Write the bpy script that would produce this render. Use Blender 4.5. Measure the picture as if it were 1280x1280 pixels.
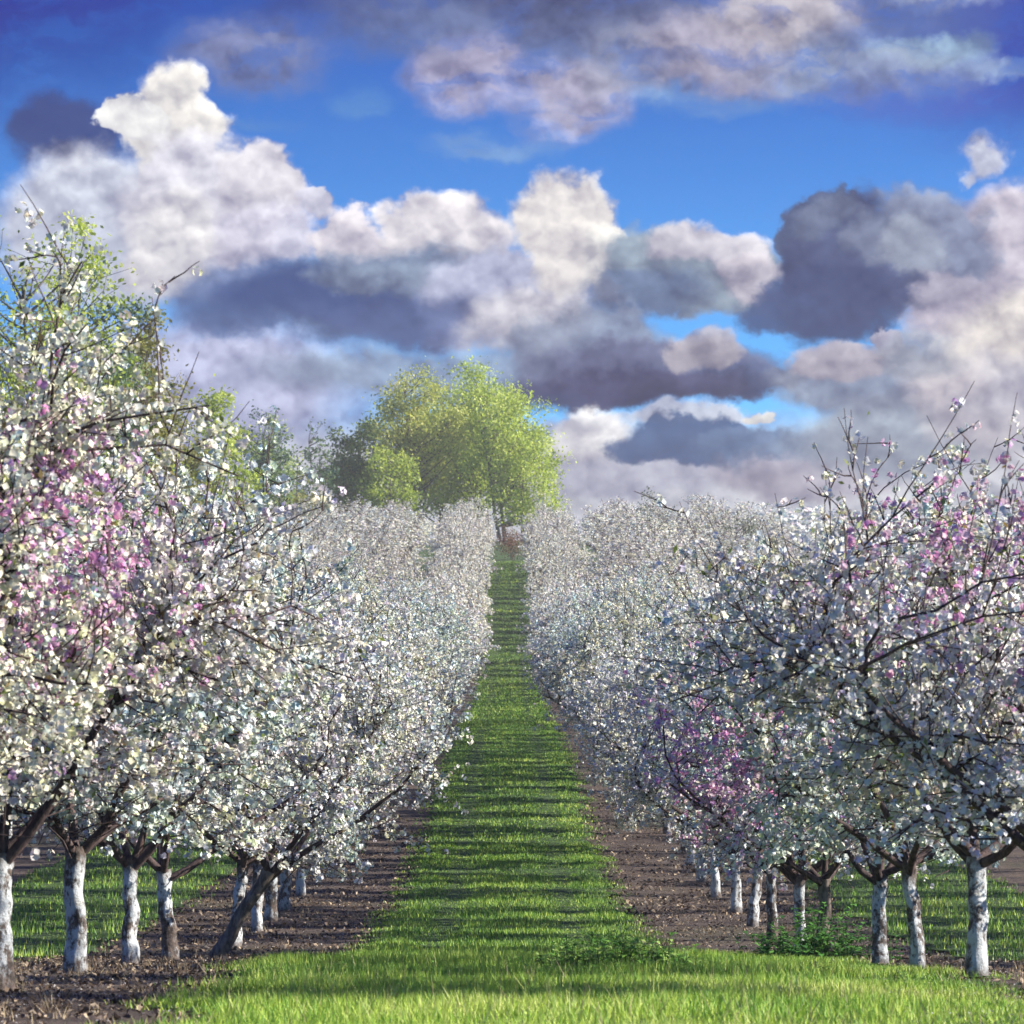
import bpy, bmesh, math, random
import numpy as np
from mathutils import Vector, Matrix

for o in list(bpy.data.objects):
    bpy.data.objects.remove(o)
S = bpy.context.scene
R = math.radians

# ------------------------------------------------------------------ camera
F_PX = 4950.0                      # focal length in photograph pixels (1280 wide)
CAM_Z = 1.3
cam_d = bpy.data.cameras.new('camera')
cam_d.sensor_width = 36.0
cam_d.lens = 36.0 * F_PX / 1280.0
cam_d.shift_y = 0.25
cam_d.shift_x = 5 / 1280.0
cam_d.clip_start = 0.5
cam_d.clip_end = 9000
cam_d.dof.use_dof = True
cam_d.dof.focus_distance = 46
cam_d.dof.aperture_fstop = 9
cam = bpy.data.objects.new('camera', cam_d)
cam.location = (0, 0, CAM_Z)
cam.rotation_euler = (R(90), 0, 0)
S.collection.objects.link(cam)
S.camera = cam

# ------------------------------------------------------------------ exposure
S.render.engine = 'CYCLES'
S.view_settings.view_transform = 'Standard'
S.view_settings.look = 'None'
S.view_settings.exposure = 1.05
S.view_settings.gamma = 1.0
S.view_settings.use_curve_mapping = False
S.cycles.max_bounces = 5
S.cycles.diffuse_bounces = 2
S.cycles.use_adaptive_sampling = True
S.cycles.adaptive_threshold = 0.025
S.cycles.glossy_bounces = 1
S.cycles.transmission_bounces = 3
S.cycles.transparent_max_bounces = 4
S.cycles.volume_bounces = 0
S.cycles.caustics_reflective = False
S.cycles.caustics_refractive = False

# ------------------------------------------------------------------ sun
SUN_EL, SUN_SIDE = 26.0, 5.0      # elevation; degrees behind the camera from due right
sd = Vector((math.cos(R(SUN_SIDE)) * math.cos(R(SUN_EL)), -math.sin(R(SUN_SIDE)) * math.cos(R(SUN_EL)), math.sin(R(SUN_EL))))
sun_d = bpy.data.lights.new('sun', 'SUN')
sun_d.energy = 5.0
sun_d.angle = R(0.55)
sun_d.color = (1.0, 0.93, 0.80)
sun = bpy.data.objects.new('sun', sun_d)
sun.rotation_euler = sd.to_track_quat('Z', 'Y').to_euler()
S.collection.objects.link(sun)

# ------------------------------------------------------------------ node helper
class NT:
    def __init__(self, tree):
        self.t = tree
        tree.nodes.clear()
    def n(self, typ, ins=None, **props):
        nd = self.t.nodes.new(typ)
        for k, v in props.items():
            setattr(nd, k, v)
        for k, v in (ins or {}).items():
            sock = nd.inputs[k]
            if isinstance(v, bpy.types.NodeSocket):
                self.t.links.new(v, sock)
            else:
                if isinstance(v, (tuple, list)) and hasattr(sock, 'default_value') and len(sock.default_value) == 4 and len(v) == 3:
                    v = (*v, 1.0)
                sock.default_value = v
        return nd
    def m(self, op, a, b=0.0, c=0.0, clamp=False):
        return self.n('ShaderNodeMath', {0: a, 1: b, 2: c}, operation=op, use_clamp=clamp).outputs[0]
    def v(self, op, a, b=(0, 0, 0), c=(0, 0, 0)):
        nd = self.n('ShaderNodeVectorMath', {0: a, 1: b, 2: c}, operation=op)
        return nd.outputs[1] if op in ('LENGTH', 'DOT_PRODUCT') else nd.outputs[0]
    def noise(self, vec, scale, detail=4, rough=.55, col=False, lac=2.0, dist=0.0):
        nd = self.n('ShaderNodeTexNoise', {'Vector': vec, 'Scale': scale, 'Detail': detail, 'Roughness': rough, 'Lacunarity': lac, 'Distortion': dist})
        return nd.outputs['Color' if col else 0]
    def mr(self, val, a, b, c=0.0, d=1.0, smooth=True):
        return self.n('ShaderNodeMapRange', {'Value': val, 'From Min': a, 'From Max': b, 'To Min': c, 'To Max': d},
                      interpolation_type='SMOOTHSTEP' if smooth else 'LINEAR').outputs[0]
    def mix(self, fac, a, b, mode='MIX'):
        nd = self.n('ShaderNodeMix', data_type='RGBA', blend_type=mode, clamp_factor=True)
        for idx, v in ((0, fac), (6, a), (7, b)):
            s = nd.inputs[idx]
            if isinstance(v, bpy.types.NodeSocket):
                self.t.links.new(v, s)
            else:
                s.default_value = (*v, 1.0) if isinstance(v, (tuple, list)) and len(v) == 3 else v
        return nd.outputs[2]

def lin(r, g, b):
    f = lambda c: c / 12.92 if c <= .04045 else ((c + .055) / 1.055) ** 2.4
    return tuple(f(x / 255.0) for x in (r, g, b))

# ------------------------------------------------------------------ world: Nishita sky and banks of cloud
world = bpy.data.worlds.new('World')
S.world = world
world.use_nodes = True
W = NT(world.node_tree)
D = W.n('ShaderNodeTexCoord').outputs['Generated']
sep = W.n('ShaderNodeSeparateXYZ', {0: D})
dx, dy, dz = sep.outputs
# the photograph's sky is steeper and deeper than a clean horizon: read the Nishita sky at a raised elevation
el = W.m('ARCSINE', dz)
az = W.m('ARCTAN2', dx, dy)
el2 = W.m('MULTIPLY_ADD', W.m('MAXIMUM', el, -0.05), 3.7, 0.05)
el2 = W.m('MINIMUM', el2, 1.45)
ce = W.m('COSINE', el2)
nv = W.n('ShaderNodeCombineXYZ', {0: W.m('MULTIPLY', W.m('SINE', az), ce), 1: W.m('MULTIPLY', W.m('COSINE', az), ce), 2: W.m('SINE', el2)}).outputs[0]
sky = W.n('ShaderNodeTexSky', {0: nv}, sky_type='NISHITA')
sky.sun_disc = False
sky.sun_elevation = R(SUN_EL)
sky.sun_rotation = R(90 + SUN_SIDE)
sky.air_density = 1.4
sky.dust_density = 0.3
sky.ozone_density = 3.0
STR = 0.1
skyc = W.n('ShaderNodeHueSaturation', {'Hue': 0.5, 'Saturation': 1.12, 'Value': 1.0, 'Color': sky.outputs[0]}).outputs[0]
skyc = W.mix(1.0, skyc, (0.33, 0.72, 1.17), 'MULTIPLY')

skyc = W.mix(1.0, skyc, W.mix(W.mr(el, .075, .20, smooth=False), (2.0, 1.8, 1.3), (.50, .42, .68)), 'MULTIPLY')
P0 = W.n('ShaderNodeCombineXYZ', {0: W.m('MULTIPLY_ADD', az, 49.5, 6.35), 1: W.m('MULTIPLY_ADD', el, -49.5, 9.6), 2: 0.0}).outputs[0]
Q = W.v('SCALE', D)
Q.node.inputs['Scale'].default_value = 49.5
Q = W.v('MULTIPLY', Q, (1, 1, 1.15))
# domain warp: large rolls, then cauliflower puffs
w1 = W.v('SUBTRACT', W.noise(Q, 0.75, 2, .5, col=True), (.5, .5, .5))
w2 = W.v('SUBTRACT', W.noise(Q, 2.6, 5, .58, col=True), (.5, .5, .5))
PW = W.v('ADD', P0, W.v('MULTIPLY', w1, (.85, .6, 0)))
PW = W.v('ADD', PW, W.v('MULTIPLY', w2, (.40, .34, 0)))
w3 = W.v('SUBTRACT', W.noise(Q, 8.0, 4, .6, col=True), (.5, .5, .5))
PW = W.v('ADD', PW, W.v('MULTIPLY', w3, (.17, .15, 0)))
def billow(q):
    a = W.n('ShaderNodeTexVoronoi', {'Vector': q, 'Scale': 1.25, 'Detail': 2.0, 'Roughness': .48, 'Lacunarity': 2.4}, feature='F1', normalize=True).outputs[0]
    return W.m('SUBTRACT', 1.0, a)
QW = W.v('ADD', Q, W.v('SCALE', w2))
QW.node.inputs[1].links[0].from_node.inputs['Scale'].default_value = 0.35
B0 = billow(QW)
B1 = billow(W.v('ADD', QW, (0.06, 0.0, 0.15)))
puff = W.m('MULTIPLY', W.m('SUBTRACT', B0, B1), 1.0)
edge = W.m('MULTIPLY', W.m('SUBTRACT', B0, .62), .72)         # bulges on the outline
fine = W.m('SUBTRACT', W.noise(Q, 7.0, 6, .6), .5)
roll = W.m('SUBTRACT', W.noise(Q, 1.4, 3, .5), W.noise(W.v('ADD', Q, (.12, 0, .3)), 1.4, 3, .5))

wisp = W.mr(W.noise(W.v('MULTIPLY', PW, (.8, 2.0, 1)), 1.5, 6, .62, dist=.25), .34, .56, .45, 1.0)
# (x, y, rx, ry, colour, soft, alpha, crisp) in hundreds of photograph pixels of direction
BLOBS = [
 # indigo blobs painting the sky corners darker, then the high thin sheet
 (-.8,-.6,4.6,2.6,(24,36,138),.95,.9,0),
 (13.1,.7,2.2,1.7,(48,52,160),.95,.75,0),
 (3.3,.75,1.2,.5,(128,126,168),.7,.8,0),
 (8.6,.35,4.2,.95,(112,116,160),.7,.85,0),
 (4.4,.2,1.6,.4,(62,72,140),.7,.8,0),
 (7.0,.1,1.9,.6,(88,92,138),.6,.9,0),
 (4.6,1.3,.45,.22,(110,150,210),.8,.55,0),
 (3.2,1.6,.9,.12,(90,130,205),.8,.5,0),
 (5.85,.95,.80,.66,(172,165,190),.5,.85,0),
 (7.1,1.3,.85,.6,(172,164,186),.5,.85,0),
 (6.1,1.9,.95,.22,(135,160,212),.7,.6,0),
 (8.0,.9,.9,.5,(140,138,172),.6,.75,0),
 (9.0,.75,1.15,.62,(172,166,186),.55,.85,0),
 (9.8,.3,1.2,.45,(184,180,190),.6,.85,0),
 (8.6,1.35,1.2,.2,(125,150,205),.8,.6,0),
 (11.6,.75,.75,.22,(150,172,212),.6,.85,0),
 (12.5,.95,.7,.15,(150,165,210),.7,.7,0),
 (12.0,.05,1.0,.28,(165,178,205),.6,.85,0),
 (11.4,1.3,1.6,.35,(88,96,190),.8,.5,0),
 (10.6,.95,1.8,.42,(148,150,186),.7,.75,0),
 (5.2,.35,1.3,.5,(104,112,162),.7,.7,0),
 # horizon veil
 (6.4,9.6,90,4.5,(186,187,197),.16,.97,0),
 (2.2,4.9,2.8,1.1,(168,172,204),.6,.97,.1),
 # left tower
 (.95,1.8,.85,.42,(62,66,122),.5,.85,.4),
 (1.3,2.9,1.5,1.0,(196,200,214),.4,.9,.5),
 (2.2,1.8,.62,.85,(218,217,218),.3,1,1),
 (1.7,1.55,.35,.25,(220,222,226),.25,1,1),
 (2.5,2.7,1.05,1.0,(204,205,220),.35,1,1),
 (3.2,2.35,.5,.6,(206,205,218),.25,1,1),
 (3.85,2.6,.3,.2,(196,198,218),.3,1,1),
 (3.2,3.0,.8,.5,(196,196,216),.4,.95,.7),
 (2.1,3.1,.6,.7,(212,212,218),.6,.8,.7),
 # middle bank
 (4.35,3.1,.62,.42,(208,205,218),.3,1,1),
 (5.5,3.15,.78,.65,(210,208,218),.3,1,1),
 (4.8,3.75,1.9,.62,(112,124,166),.4,.95,.9),
 (6.3,3.8,1.1,.62,(172,178,206),.4,1,.9),
 (3.1,3.75,1.0,.5,(88,104,160),.5,.9,.7),
 (4.0,3.75,1.15,.42,(62,78,138),.6,.95,.8),
 (4.55,3.5,.8,.2,(128,136,172),.6,.8,1),
 (5.0,4.05,1.5,.4,(78,90,146),.7,.9,.6),
 (6.7,4.05,.75,.42,(196,196,208),.6,.9,.8),
 (5.2,4.7,2.4,.35,(140,148,186),.7,.9,.2),
 (7.05,3.0,.66,.74,(218,216,218),.3,1,1),
 (7.5,3.4,.34,.42,(214,214,216),.3,1,1),
 (8.75,3.45,1.25,.55,(142,150,180),.3,1,.9),
 (8.9,3.15,.75,.28,(196,194,208),.5,.9,.9),
 (9.5,3.5,.45,.28,(190,184,198),.4,.9,.9),
 (8.0,3.75,.9,.3,(92,104,150),.6,.85,.8),
 (7.4,4.35,1.2,.45,(132,136,172),.5,.95,.9),
 # long dark underside
 (8.2,4.65,1.7,.40,(96,96,138),.4,.95,.9),
 (8.9,4.4,.42,.25,(172,160,178),.5,.9,1),
 (7.6,4.85,1.5,.26,(64,62,104),.6,.95,.6),
 (8.9,4.85,.9,.14,(70,68,108),.6,.9,.6),
 (9.65,4.75,.45,.13,(86,94,140),.5,.9,.8),
 # lower lights and the blue bank
 (7.3,5.45,.65,.36,(216,216,222),.5,.95,.8),
 (8.6,5.2,1.0,.16,(196,198,210),.6,.85,.6),
 (8.0,6.0,1.5,.3,(164,167,188),.6,.85,.5),
 (8.6,5.55,.85,.33,(70,90,142),.3,.97,.9),
 (9.5,5.65,.75,.3,(92,108,154),.4,.9,.9),
 (9.45,5.22,.2,.1,(222,220,216),.4,.9,1),
 (10.1,6.0,1.2,.3,(164,160,178),.5,.85,.6),
 # right mass
 (11.2,5.55,1.4,.5,(150,152,180),.5,.95,.7),
 (11.0,4.85,1.3,.5,(140,142,174),.4,.95,.9),
 (12.5,4.9,1.2,.9,(190,186,196),.5,.95,.8),
 (12.4,3.5,1.25,1.05,(186,182,200),.3,1,.9),
 (11.5,3.15,.95,.72,(128,132,172),.3,1,1),
 (10.1,2.85,.5,.5,(84,92,136),.22,1,1),
 (10.6,3.3,.9,.8,(78,84,130),.3,1,1),
 (10.4,3.85,.85,.5,(66,74,122),.5,.97,.8),
 (10.15,2.72,.42,.26,(112,118,156),.6,.8,1),
 (10.95,3.0,.5,.34,(118,122,158),.6,.75,1),
 (9.75,3.95,.5,.28,(70,80,130),.5,.9,.8),
 (11.4,3.05,.45,.35,(150,152,184),.6,.85,1),
 (10.55,4.55,.5,.25,(176,166,184),.45,.95,1),
 (11.05,4.25,.2,.12,(180,174,190),.5,.9,1),
 (11.5,4.5,.6,.3,(150,148,176),.6,.8,1),
 (12.6,4.15,.9,.55,(214,210,208),.7,.9,.8),
 (11.9,3.7,.5,.3,(176,166,188),.6,.8,1),
 (12.15,2.08,.28,.27,(190,196,216),.7,.95,.6),
 (11.95,2.3,.15,.14,(180,188,212),.8,.9,.6),
]
col = skyc
shade = .5
inv = 0.49 / STR                   # cloud colours are read as displayed at exposure 1.05
# general unseen cloud cover away from the modelled banks, thinned to cut sky fill
far = W.m('MAXIMUM', W.mr(W.m('ABSOLUTE', az), .17, .30), W.mr(el, .22, .34))
cov = W.noise(Q, 0.16, 6, .6, dist=.3)
cov = W.m('ADD', cov, W.m('MULTIPLY', edge, .25))
cmask = W.m('MULTIPLY', W.m('MULTIPLY', W.mr(cov, .57, .67), far), W.mr(el, -.02, .02))
ccol = W.mix(W.mr(cov, .54, .72), tuple(c * inv for c in lin(200, 202, 214)), tuple(c * inv for c in lin(96, 104, 148)))
col = W.mix(cmask, col, ccol)
for (x, y, rx, ry, c, soft, alpha, crisp) in BLOBS:
    src = PW
    loc = W.v('MULTIPLY', W.v('SUBTRACT', src, (x, y, 0)), (1 / rx, 1 / ry, 0))
    d = W.v('LENGTH', loc)
    if crisp:
        d = W.m('MULTIPLY_ADD', edge, -crisp / min(1.0, max(.35, (rx * ry) ** .5)), d)
    mk = W.mr(d, 1 + soft * .2, 1 - soft * (.75 if crisp else .9), 0, alpha)
    if c[0] > c[1] + 5:
        c = (c[0] - 3, c[0] - 7, c[2])
    c = (c[0] * (.97 if c[0] < 160 else 1), c[1] * (1.02 if c[0] < 160 else .99), c[2] * (.95 if c[0] < 160 else .98))
    cc = tuple(v * inv for v in lin(*c))
    if crisp and rx < 10:
        up = W.m('MULTIPLY_ADD', W.v('DOT_PRODUCT', loc, (.15, -.50, 0)), 1.0, .5)  # lit tops and shaded undersides put into the cloud colour
    elif rx < 10:
        mk = W.m('MULTIPLY', mk, wisp)
    col = W.mix(mk, col, cc)
    shade = W.n('ShaderNodeMix', {0: mk, 2: shade, 3: up if (crisp and rx < 10) else .5}).outputs[0]
cm = W.mr(W.m('MULTIPLY_ADD', puff, 2.0, W.m('MULTIPLY', roll, 1.0)), -.34, .34, .58, 1.36, smooth=False)
cm = W.m('MULTIPLY_ADD', fine, .16, cm)
cm = W.m('MULTIPLY', cm, W.mr(shade, 0, 1, .80, 1.24, smooth=False))
# painted light-and-shade relief only where there is cloud: cloud colours are far less blue than the open sky
sc = W.n('ShaderNodeSeparateColor', {0: col}).outputs
sat = W.m('DIVIDE', sc[0], W.m('MAXIMUM', sc[2], .001))
col2 = W.mix(1.0, col, W.n('ShaderNodeCombineXYZ', {0: cm, 1: cm, 2: W.m('MULTIPLY_ADD', cm, .8, .2)}).outputs[0], 'MULTIPLY')
col = W.mix(W.mr(sat, .12, .42), col, col2)
col = W.v('MAXIMUM', W.v('MULTIPLY_ADD', col, (1.16, 1.16, 1.16), (-.14, -.15, -.13)), (0, 0, 0))
bg = W.n('ShaderNodeBackground', {'Color': col, 'Strength': STR})
W.n('ShaderNodeOutputWorld', {'Surface': bg.outputs[0]})
world.cycles.sampling_method = 'MANUAL'
world.cycles.sample_map_resolution = 512

# ================================================================== general helpers
rng = np.random.default_rng(7)
random.seed(7)

def mesh_np(name, V, Fc, mats, tint=None, midx=None, smooth=False):
    """V (n,3) float, Fc (m,k) int faces of equal size, tint (m,3) a colour per face."""
    V = np.ascontiguousarray(V, dtype=np.float32)
    Fc = np.ascontiguousarray(Fc, dtype=np.int32)
    me = bpy.data.meshes.new(name)
    k = Fc.shape[1]
    me.vertices.add(len(V)); me.vertices.foreach_set('co', V.ravel())
    me.loops.add(Fc.size); me.loops.foreach_set('vertex_index', Fc.ravel())
    me.polygons.add(len(Fc))
    me.polygons.foreach_set('loop_start', np.arange(0, Fc.size, k, dtype=np.int32))
    me.update(calc_edges=True)
    if tint is not None:
        a = me.attributes.new('tint', 'FLOAT_COLOR', 'FACE')
        a.data.foreach_set('color', np.hstack([tint, np.ones((len(tint), 1))]).astype(np.float32).ravel())
    if midx is not None:
        me.polygons.foreach_set('material_index', np.ascontiguousarray(midx, dtype=np.int32))
    if smooth:
        me.polygons.foreach_set('use_smooth', np.ones(len(Fc), dtype=bool))
    for m in (mats if isinstance(mats, (list, tuple)) else [mats]):
        me.materials.append(m)
    return me

def link(name, data, parent=None, loc=None, **props):
    o = bpy.data.objects.new(name, data)
    S.collection.objects.link(o)
    if parent is not None:
        o.parent = parent
    if loc is not None:
        o.location = loc
    for k, v in props.items():
        o[k] = v
    return o

def join(parts):
    """parts: list of (V, F, tint, midx) with equal face sizes."""
    Vs, Fs, Ts, Ms, off = [], [], [], [], 0
    for V, F, T, M in parts:
        Vs.append(V); Fs.append(F + off); Ts.append(T); Ms.append(np.full(len(F), M)); off += len(V)
    return np.vstack(Vs), np.vstack(Fs), np.vstack(Ts), np.concatenate(Ms)

def snoise(x, y, s=1.0, seed=0):
    """smooth pseudo noise in about -1..1"""
    r = np.random.default_rng(seed)
    out = 0
    for k in range(7):
        a = r.uniform(0, 6.283); f = s * r.uniform(.6, 2.4); p = r.uniform(0, 6.283)
        out = out + np.sin((x * math.cos(a) + y * math.sin(a)) * f + p)
    return out / 3.2

# ground height along the view: a level headland, a dip, then the hill
GY = [-3000, -60, 0, 20, 27, 34.1, 37.6, 43.4, 50.5, 56.8, 61.2, 66, 73, 85, 99, 125, 150, 185, 218, 240, 265, 295, 323, 350, 385, 430, 600, 4000]
GZ = [.3, .1, .05, .0, -.16, -.40, -.57, -.78, -.80, -.76, -.68, -.58, -.30, .50, 1.30, 2.25, 3.05, 4.35, 6.2, 8.9, 12.4, 15.6, 17.9, 20.5, 23.4, 24.5, 24.6, 20]
def profile(y):
    y = np.asarray(y, dtype=float)
    out = 0
    for k, w in ((-1, .25), (0, .5), (1, .25)):
        out = out + w * np.interp(y + k * np.clip(np.abs(y) * .03, .5, 9), GY, GZ)
    return out
def height(x, y):
    x = np.asarray(x, dtype=float); y = np.asarray(y, dtype=float)
    far = np.clip((np.abs(x) - 60) / 200, 0, 1)
    base = profile(y) * (1 - .25 * far)
    return base + .008 * snoise(x, y, 1.6, 3) + .012 * snoise(x, y, .5, 4) + np.clip(y / 300, 0, 1) * .12 * snoise(x, y, .06, 5)
def H(x, y):
    return float(height(x, y))

PITCH = 6.4                                   # distance between two rows of trees
def grass_amount(x, y):
    """above 0 where grass grows, below 0 on the bare strips under the trees"""
    k = np.abs(x - PITCH * np.round(x / PITCH))
    n = .13 * snoise(x, y, 2.2, 11) + .06 * snoise(x, y, 7.0, 12)
    a = 1.62 + n - k
    b = np.minimum(41 + 2.0 * n - y, np.minimum(3.0 + n * 2.2 + (y - 27) * .02 - x, x + 2.0 + n * 2 - (y - 25) * .035))
    c = np.minimum(34.5 + 14 * n - y, np.minimum(x + 1.62 + 2 * n + (y - 20) * .035, 3.0 - x))
    left = np.where(x < 0, -9, 0)
    b = np.where(x > 0, b, -9)
    a = np.where((y < 36) & (np.abs(x) > 3), -.6, a)
    return np.maximum(a, np.maximum(b, c))

# ================================================================== materials
def mat(name):
    m = bpy.data.materials.new(name)
    m.use_nodes = True
    return m, NT(m.node_tree)

def leafy(name, base=None, transl=.35, rough=.6, var=.25, sat=1.0):
    """thin two-sided petals, leaves or blades: tint attribute, a little light let through"""
    m, N = mat(name)
    if base is None:
        c = N.n('ShaderNodeAttribute', attribute_name='tint').outputs['Color']
    else:
        c = base
    rnd = N.n('ShaderNodeObjectInfo').outputs['Random']
    hv = N.n('ShaderNodeHueSaturation', {'Hue': .5, 'Saturation': sat, 'Value': N.m('MULTIPLY_ADD', rnd, var, 1 - var / 2), 'Color': c}).outputs[0]
    if name.endswith('petals'):
        hv = N.mix(1.0, hv, N.n('ShaderNodeObjectInfo').outputs['Color'], 'MULTIPLY')     # each tree has its own shade of blossom
    d = N.n('ShaderNodeBsdfDiffuse', {'Color': hv})
    t = N.n('ShaderNodeBsdfTranslucent', {'Color': hv})
    mx = N.n('ShaderNodeMixShader', {0: transl, 1: d.outputs[0], 2: t.outputs[0]})
    g = N.n('ShaderNodeBsdfGlossy', {'Color': (1, 1, 1), 'Roughness': rough})
    mx2 = N.n('ShaderNodeMixShader', {0: .03, 1: mx.outputs[0], 2: g.outputs[0]})
    N.n('ShaderNodeOutputMaterial', {0: mx2.outputs[0]})
    return m

M_petal = leafy('white_petals', transl=.22, var=.10)
M_pink_glow = leafy('pink_glow_petals', transl=.38, var=.08)  # petals carrying the pink glow in their colour
M_leaf = leafy('young_leaves', transl=.45)
M_tree_leaf = leafy('tree_leaves', transl=.5, var=.12)
M_grass = leafy('grass_blades', transl=.22, var=0)
M_straw = leafy('dry_leaf_litter', transl=.15, var=0)

def bark(name, dark, light, scale=14, rough=.85, white=False, bump=.5):
    m, N = mat(name)
    tc = N.n('ShaderNodeTexCoord').outputs['Object']
    st = N.v('MULTIPLY', tc, (1, 1, .35 if not white else 1.0))
    n1 = N.noise(st, scale, 6, .65)
    n2 = N.noise(tc, scale * 3.5, 4, .6)
    c = N.mix(N.mr(n1, .38, .64), dark, light)
    if white:
        rnd = N.n('ShaderNodeObjectInfo').outputs['Random']
        off = N.v('ADD', tc, N.n('ShaderNodeCombineXYZ', {0: N.m('MULTIPLY', rnd, 37.0), 1: 0.0, 2: 0.0}).outputs[0])
        pz = N.n('ShaderNodeSeparateXYZ', {0: tc}).outputs[2]
        # lime wash brushed to just under the fork, flaked off in patches and in horizontal cherry lenticels
        flake = N.noise(N.v('MULTIPLY', off, (1, 1, .8)), 9.0, 7, .72)
        lent = N.noise(N.v('MULTIPLY', off, (22, 22, 13)), 1.0, 5, .65)
        big = N.noise(off, 2.6, 2, .5)
        wash = N.mr(N.m('MULTIPLY_ADD', flake, .55, N.m('MULTIPLY_ADD', lent, .30, N.m('MULTIPLY', big, .38))), .555, .65)
        top = N.mr(N.m('MULTIPLY_ADD', flake, .35, pz), 1.12, .98)
        foot = N.mr(N.m('MULTIPLY_ADD', N.m('SUBTRACT', flake, .5), -.5, pz), .0, .12, .15, 1.0)
        wash = N.m('MULTIPLY', N.m('MULTIPLY', wash, top), foot)
        wc = N.mix(n2, (.36, .39, .45), (.60, .62, .63))
        wc = N.mix(N.mr(N.noise(off, 5.0, 4, .6), .55, .75, 0, .45), wc, (.45, .42, .34))
        c = N.mix(wash, c, wc)
    hgt = N.m('MULTIPLY_ADD', n2, .5, n1)
    if white:
        hgt = N.m('MULTIPLY_ADD', wash, .25, hgt)
    b = N.n('ShaderNodeBump', {'Strength': bump, 'Distance': .02, 'Height': hgt})
    p = N.n('ShaderNodeBsdfPrincipled', {'Base Color': c, 'Roughness': rough, 'Normal': b.outputs[0]})
    N.n('ShaderNodeOutputMaterial', {0: p.outputs[0]})
    return m

M_trunk = bark('limewashed_cherry_bark', (.035, .026, .024), (.13, .095, .08), 16, white=True, bump=.8)
M_darktrunk = bark('unpainted_cherry_bark', (.040, .030, .028), (.19, .155, .13), 13)
M_limb = bark('cherry_bark', (.028, .017, .020), (.10, .062, .058), 22)
M_woodbark = bark('woodland_bark', (.035, .035, .035), (.11, .10, .085), 4)
M_paletrunk = bark('pale_bark', (.09, .085, .075), (.24, .22, .18), 5)

# soil of the bare strips
M_soil, N = mat('strip_soil')
tc = N.n('ShaderNodeTexCoord').outputs['Object']
a = N.noise(tc, 1.3, 8, .68)
b2 = N.noise(N.v('MULTIPLY', tc, (1, 1, 1)), 17.0, 6, .7)
c = N.mix(N.mr(a, .36, .66), (.040, .028, .026), (.105, .074, .058))
c = N.mix(N.mr(b2, .52, .70), c, (.20, .145, .105))
c = N.mix(N.mr(N.noise(tc, .16, 5, .6), .52, .72, 0, .6), c, (.075, .085, .035))
bp = N.n('ShaderNodeBump', {'Strength': 1.0, 'Distance': .06, 'Height': N.m('MULTIPLY_ADD', b2, .6, a)})
p = N.n('ShaderNodeBsdfPrincipled', {'Base Color': c, 'Roughness': .95, 'Normal': bp.outputs[0]})
N.n('ShaderNodeOutputMaterial', {0: p.outputs[0]})

M_turf, N = mat('turf_under_blades')
tc = N.n('ShaderNodeTexCoord').outputs['Object']
a = N.noise(tc, 2.2, 7, .7)
b2 = N.noise(tc, 26.0, 5, .7)
c = N.mix(N.mr(a, .35, .65), (.022, .055, .010), (.055, .120, .018))
c = N.mix(N.mr(b2, .5, .75), c, (.13, .20, .035))
bp = N.n('ShaderNodeBump', {'Strength': 1.0, 'Distance': .10, 'Height': N.m('MULTIPLY_ADD', b2, .5, a)})
p = N.n('ShaderNodeBsdfPrincipled', {'Base Color': c, 'Roughness': .9, 'Normal': bp.outputs[0]})
N.n('ShaderNodeOutputMaterial', {0: p.outputs[0]})

# ================================================================== ground
def grid(xs, ys, lift=0.0, xoff=None):
    X, Y = np.meshgrid(xs, ys)
    if xoff is not None:
        X = xoff(X, Y)
    Z = height(X, Y) + lift
    V = np.stack([X, Y, Z], -1).reshape(-1, 3)
    nx, ny = len(xs), len(ys)
    i = np.arange(nx - 1)[None, :] + nx * np.arange(ny - 1)[:, None]
    Fq = np.stack([i, i + 1, i + nx + 1, i + nx], -1).reshape(-1, 4)
    return V, Fq

xs = np.concatenate([[-320, -250, -130, -80], np.arange(-60, -12, 2.0), np.arange(-12, 12.01, .4), np.arange(14, 61, 2.0), [80, 130, 250, 320]])
ys = np.concatenate([[-120, -60, -20], np.arange(-10, 18, 2.0), np.arange(18, 110, .5), np.arange(110, 440, 2.0), [460, 520, 620]])
V, Fq = grid(xs, ys)
link('ground', mesh_np('ground', V, Fq, M_soil, smooth=True), kind='structure', label='brown soil of the orchard strips rising to the hill')

def strip(name, xc, y0, y1, **kw):
    yy = np.concatenate([np.arange(y0, min(y1, 110), .22), np.arange(max(110, y0), y1, 1.2)])
    uu = np.linspace(-1, 1, 9)
    U, Y = np.meshgrid(uu, yy)
    eL = 1.60 + .13 * snoise(xc - 1.6, Y, 2.2, 11); eR = 1.60 + .13 * snoise(xc + 1.6, Y, 2.2, 11)
    X = xc + np.where(U < 0, U * eL, U * eR)
    V = np.stack([X, Y, height(X, Y) + .02], -1).reshape(-1, 3)
    nx, ny = len(uu), len(yy)
    i = np.arange(nx - 1)[None, :] + nx * np.arange(ny - 1)[:, None]
    Fq = np.stack([i, i + 1, i + nx + 1, i + nx], -1).reshape(-1, 4)
    link(name, mesh_np(name, V, Fq, M_turf, smooth=True), kind='structure', **kw)
xs3 = np.arange(-60, 61, 2.0); ys3 = np.arange(325.5, 470, 2.5)
V, Fq = grid(xs3, ys3, .03)
link('hill_meadow', mesh_np('hill_meadow', V, Fq, M_turf, smooth=True), kind='structure')
strip('grass_path', 0.0, 40, 326, label='long straight mown grass path running up the hill')
for k in (-3, -2, -1, 1, 2, 3, 4, 5):
    strip('grass_lane', PITCH * k, max(30, abs(k) * 40), 322)
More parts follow.
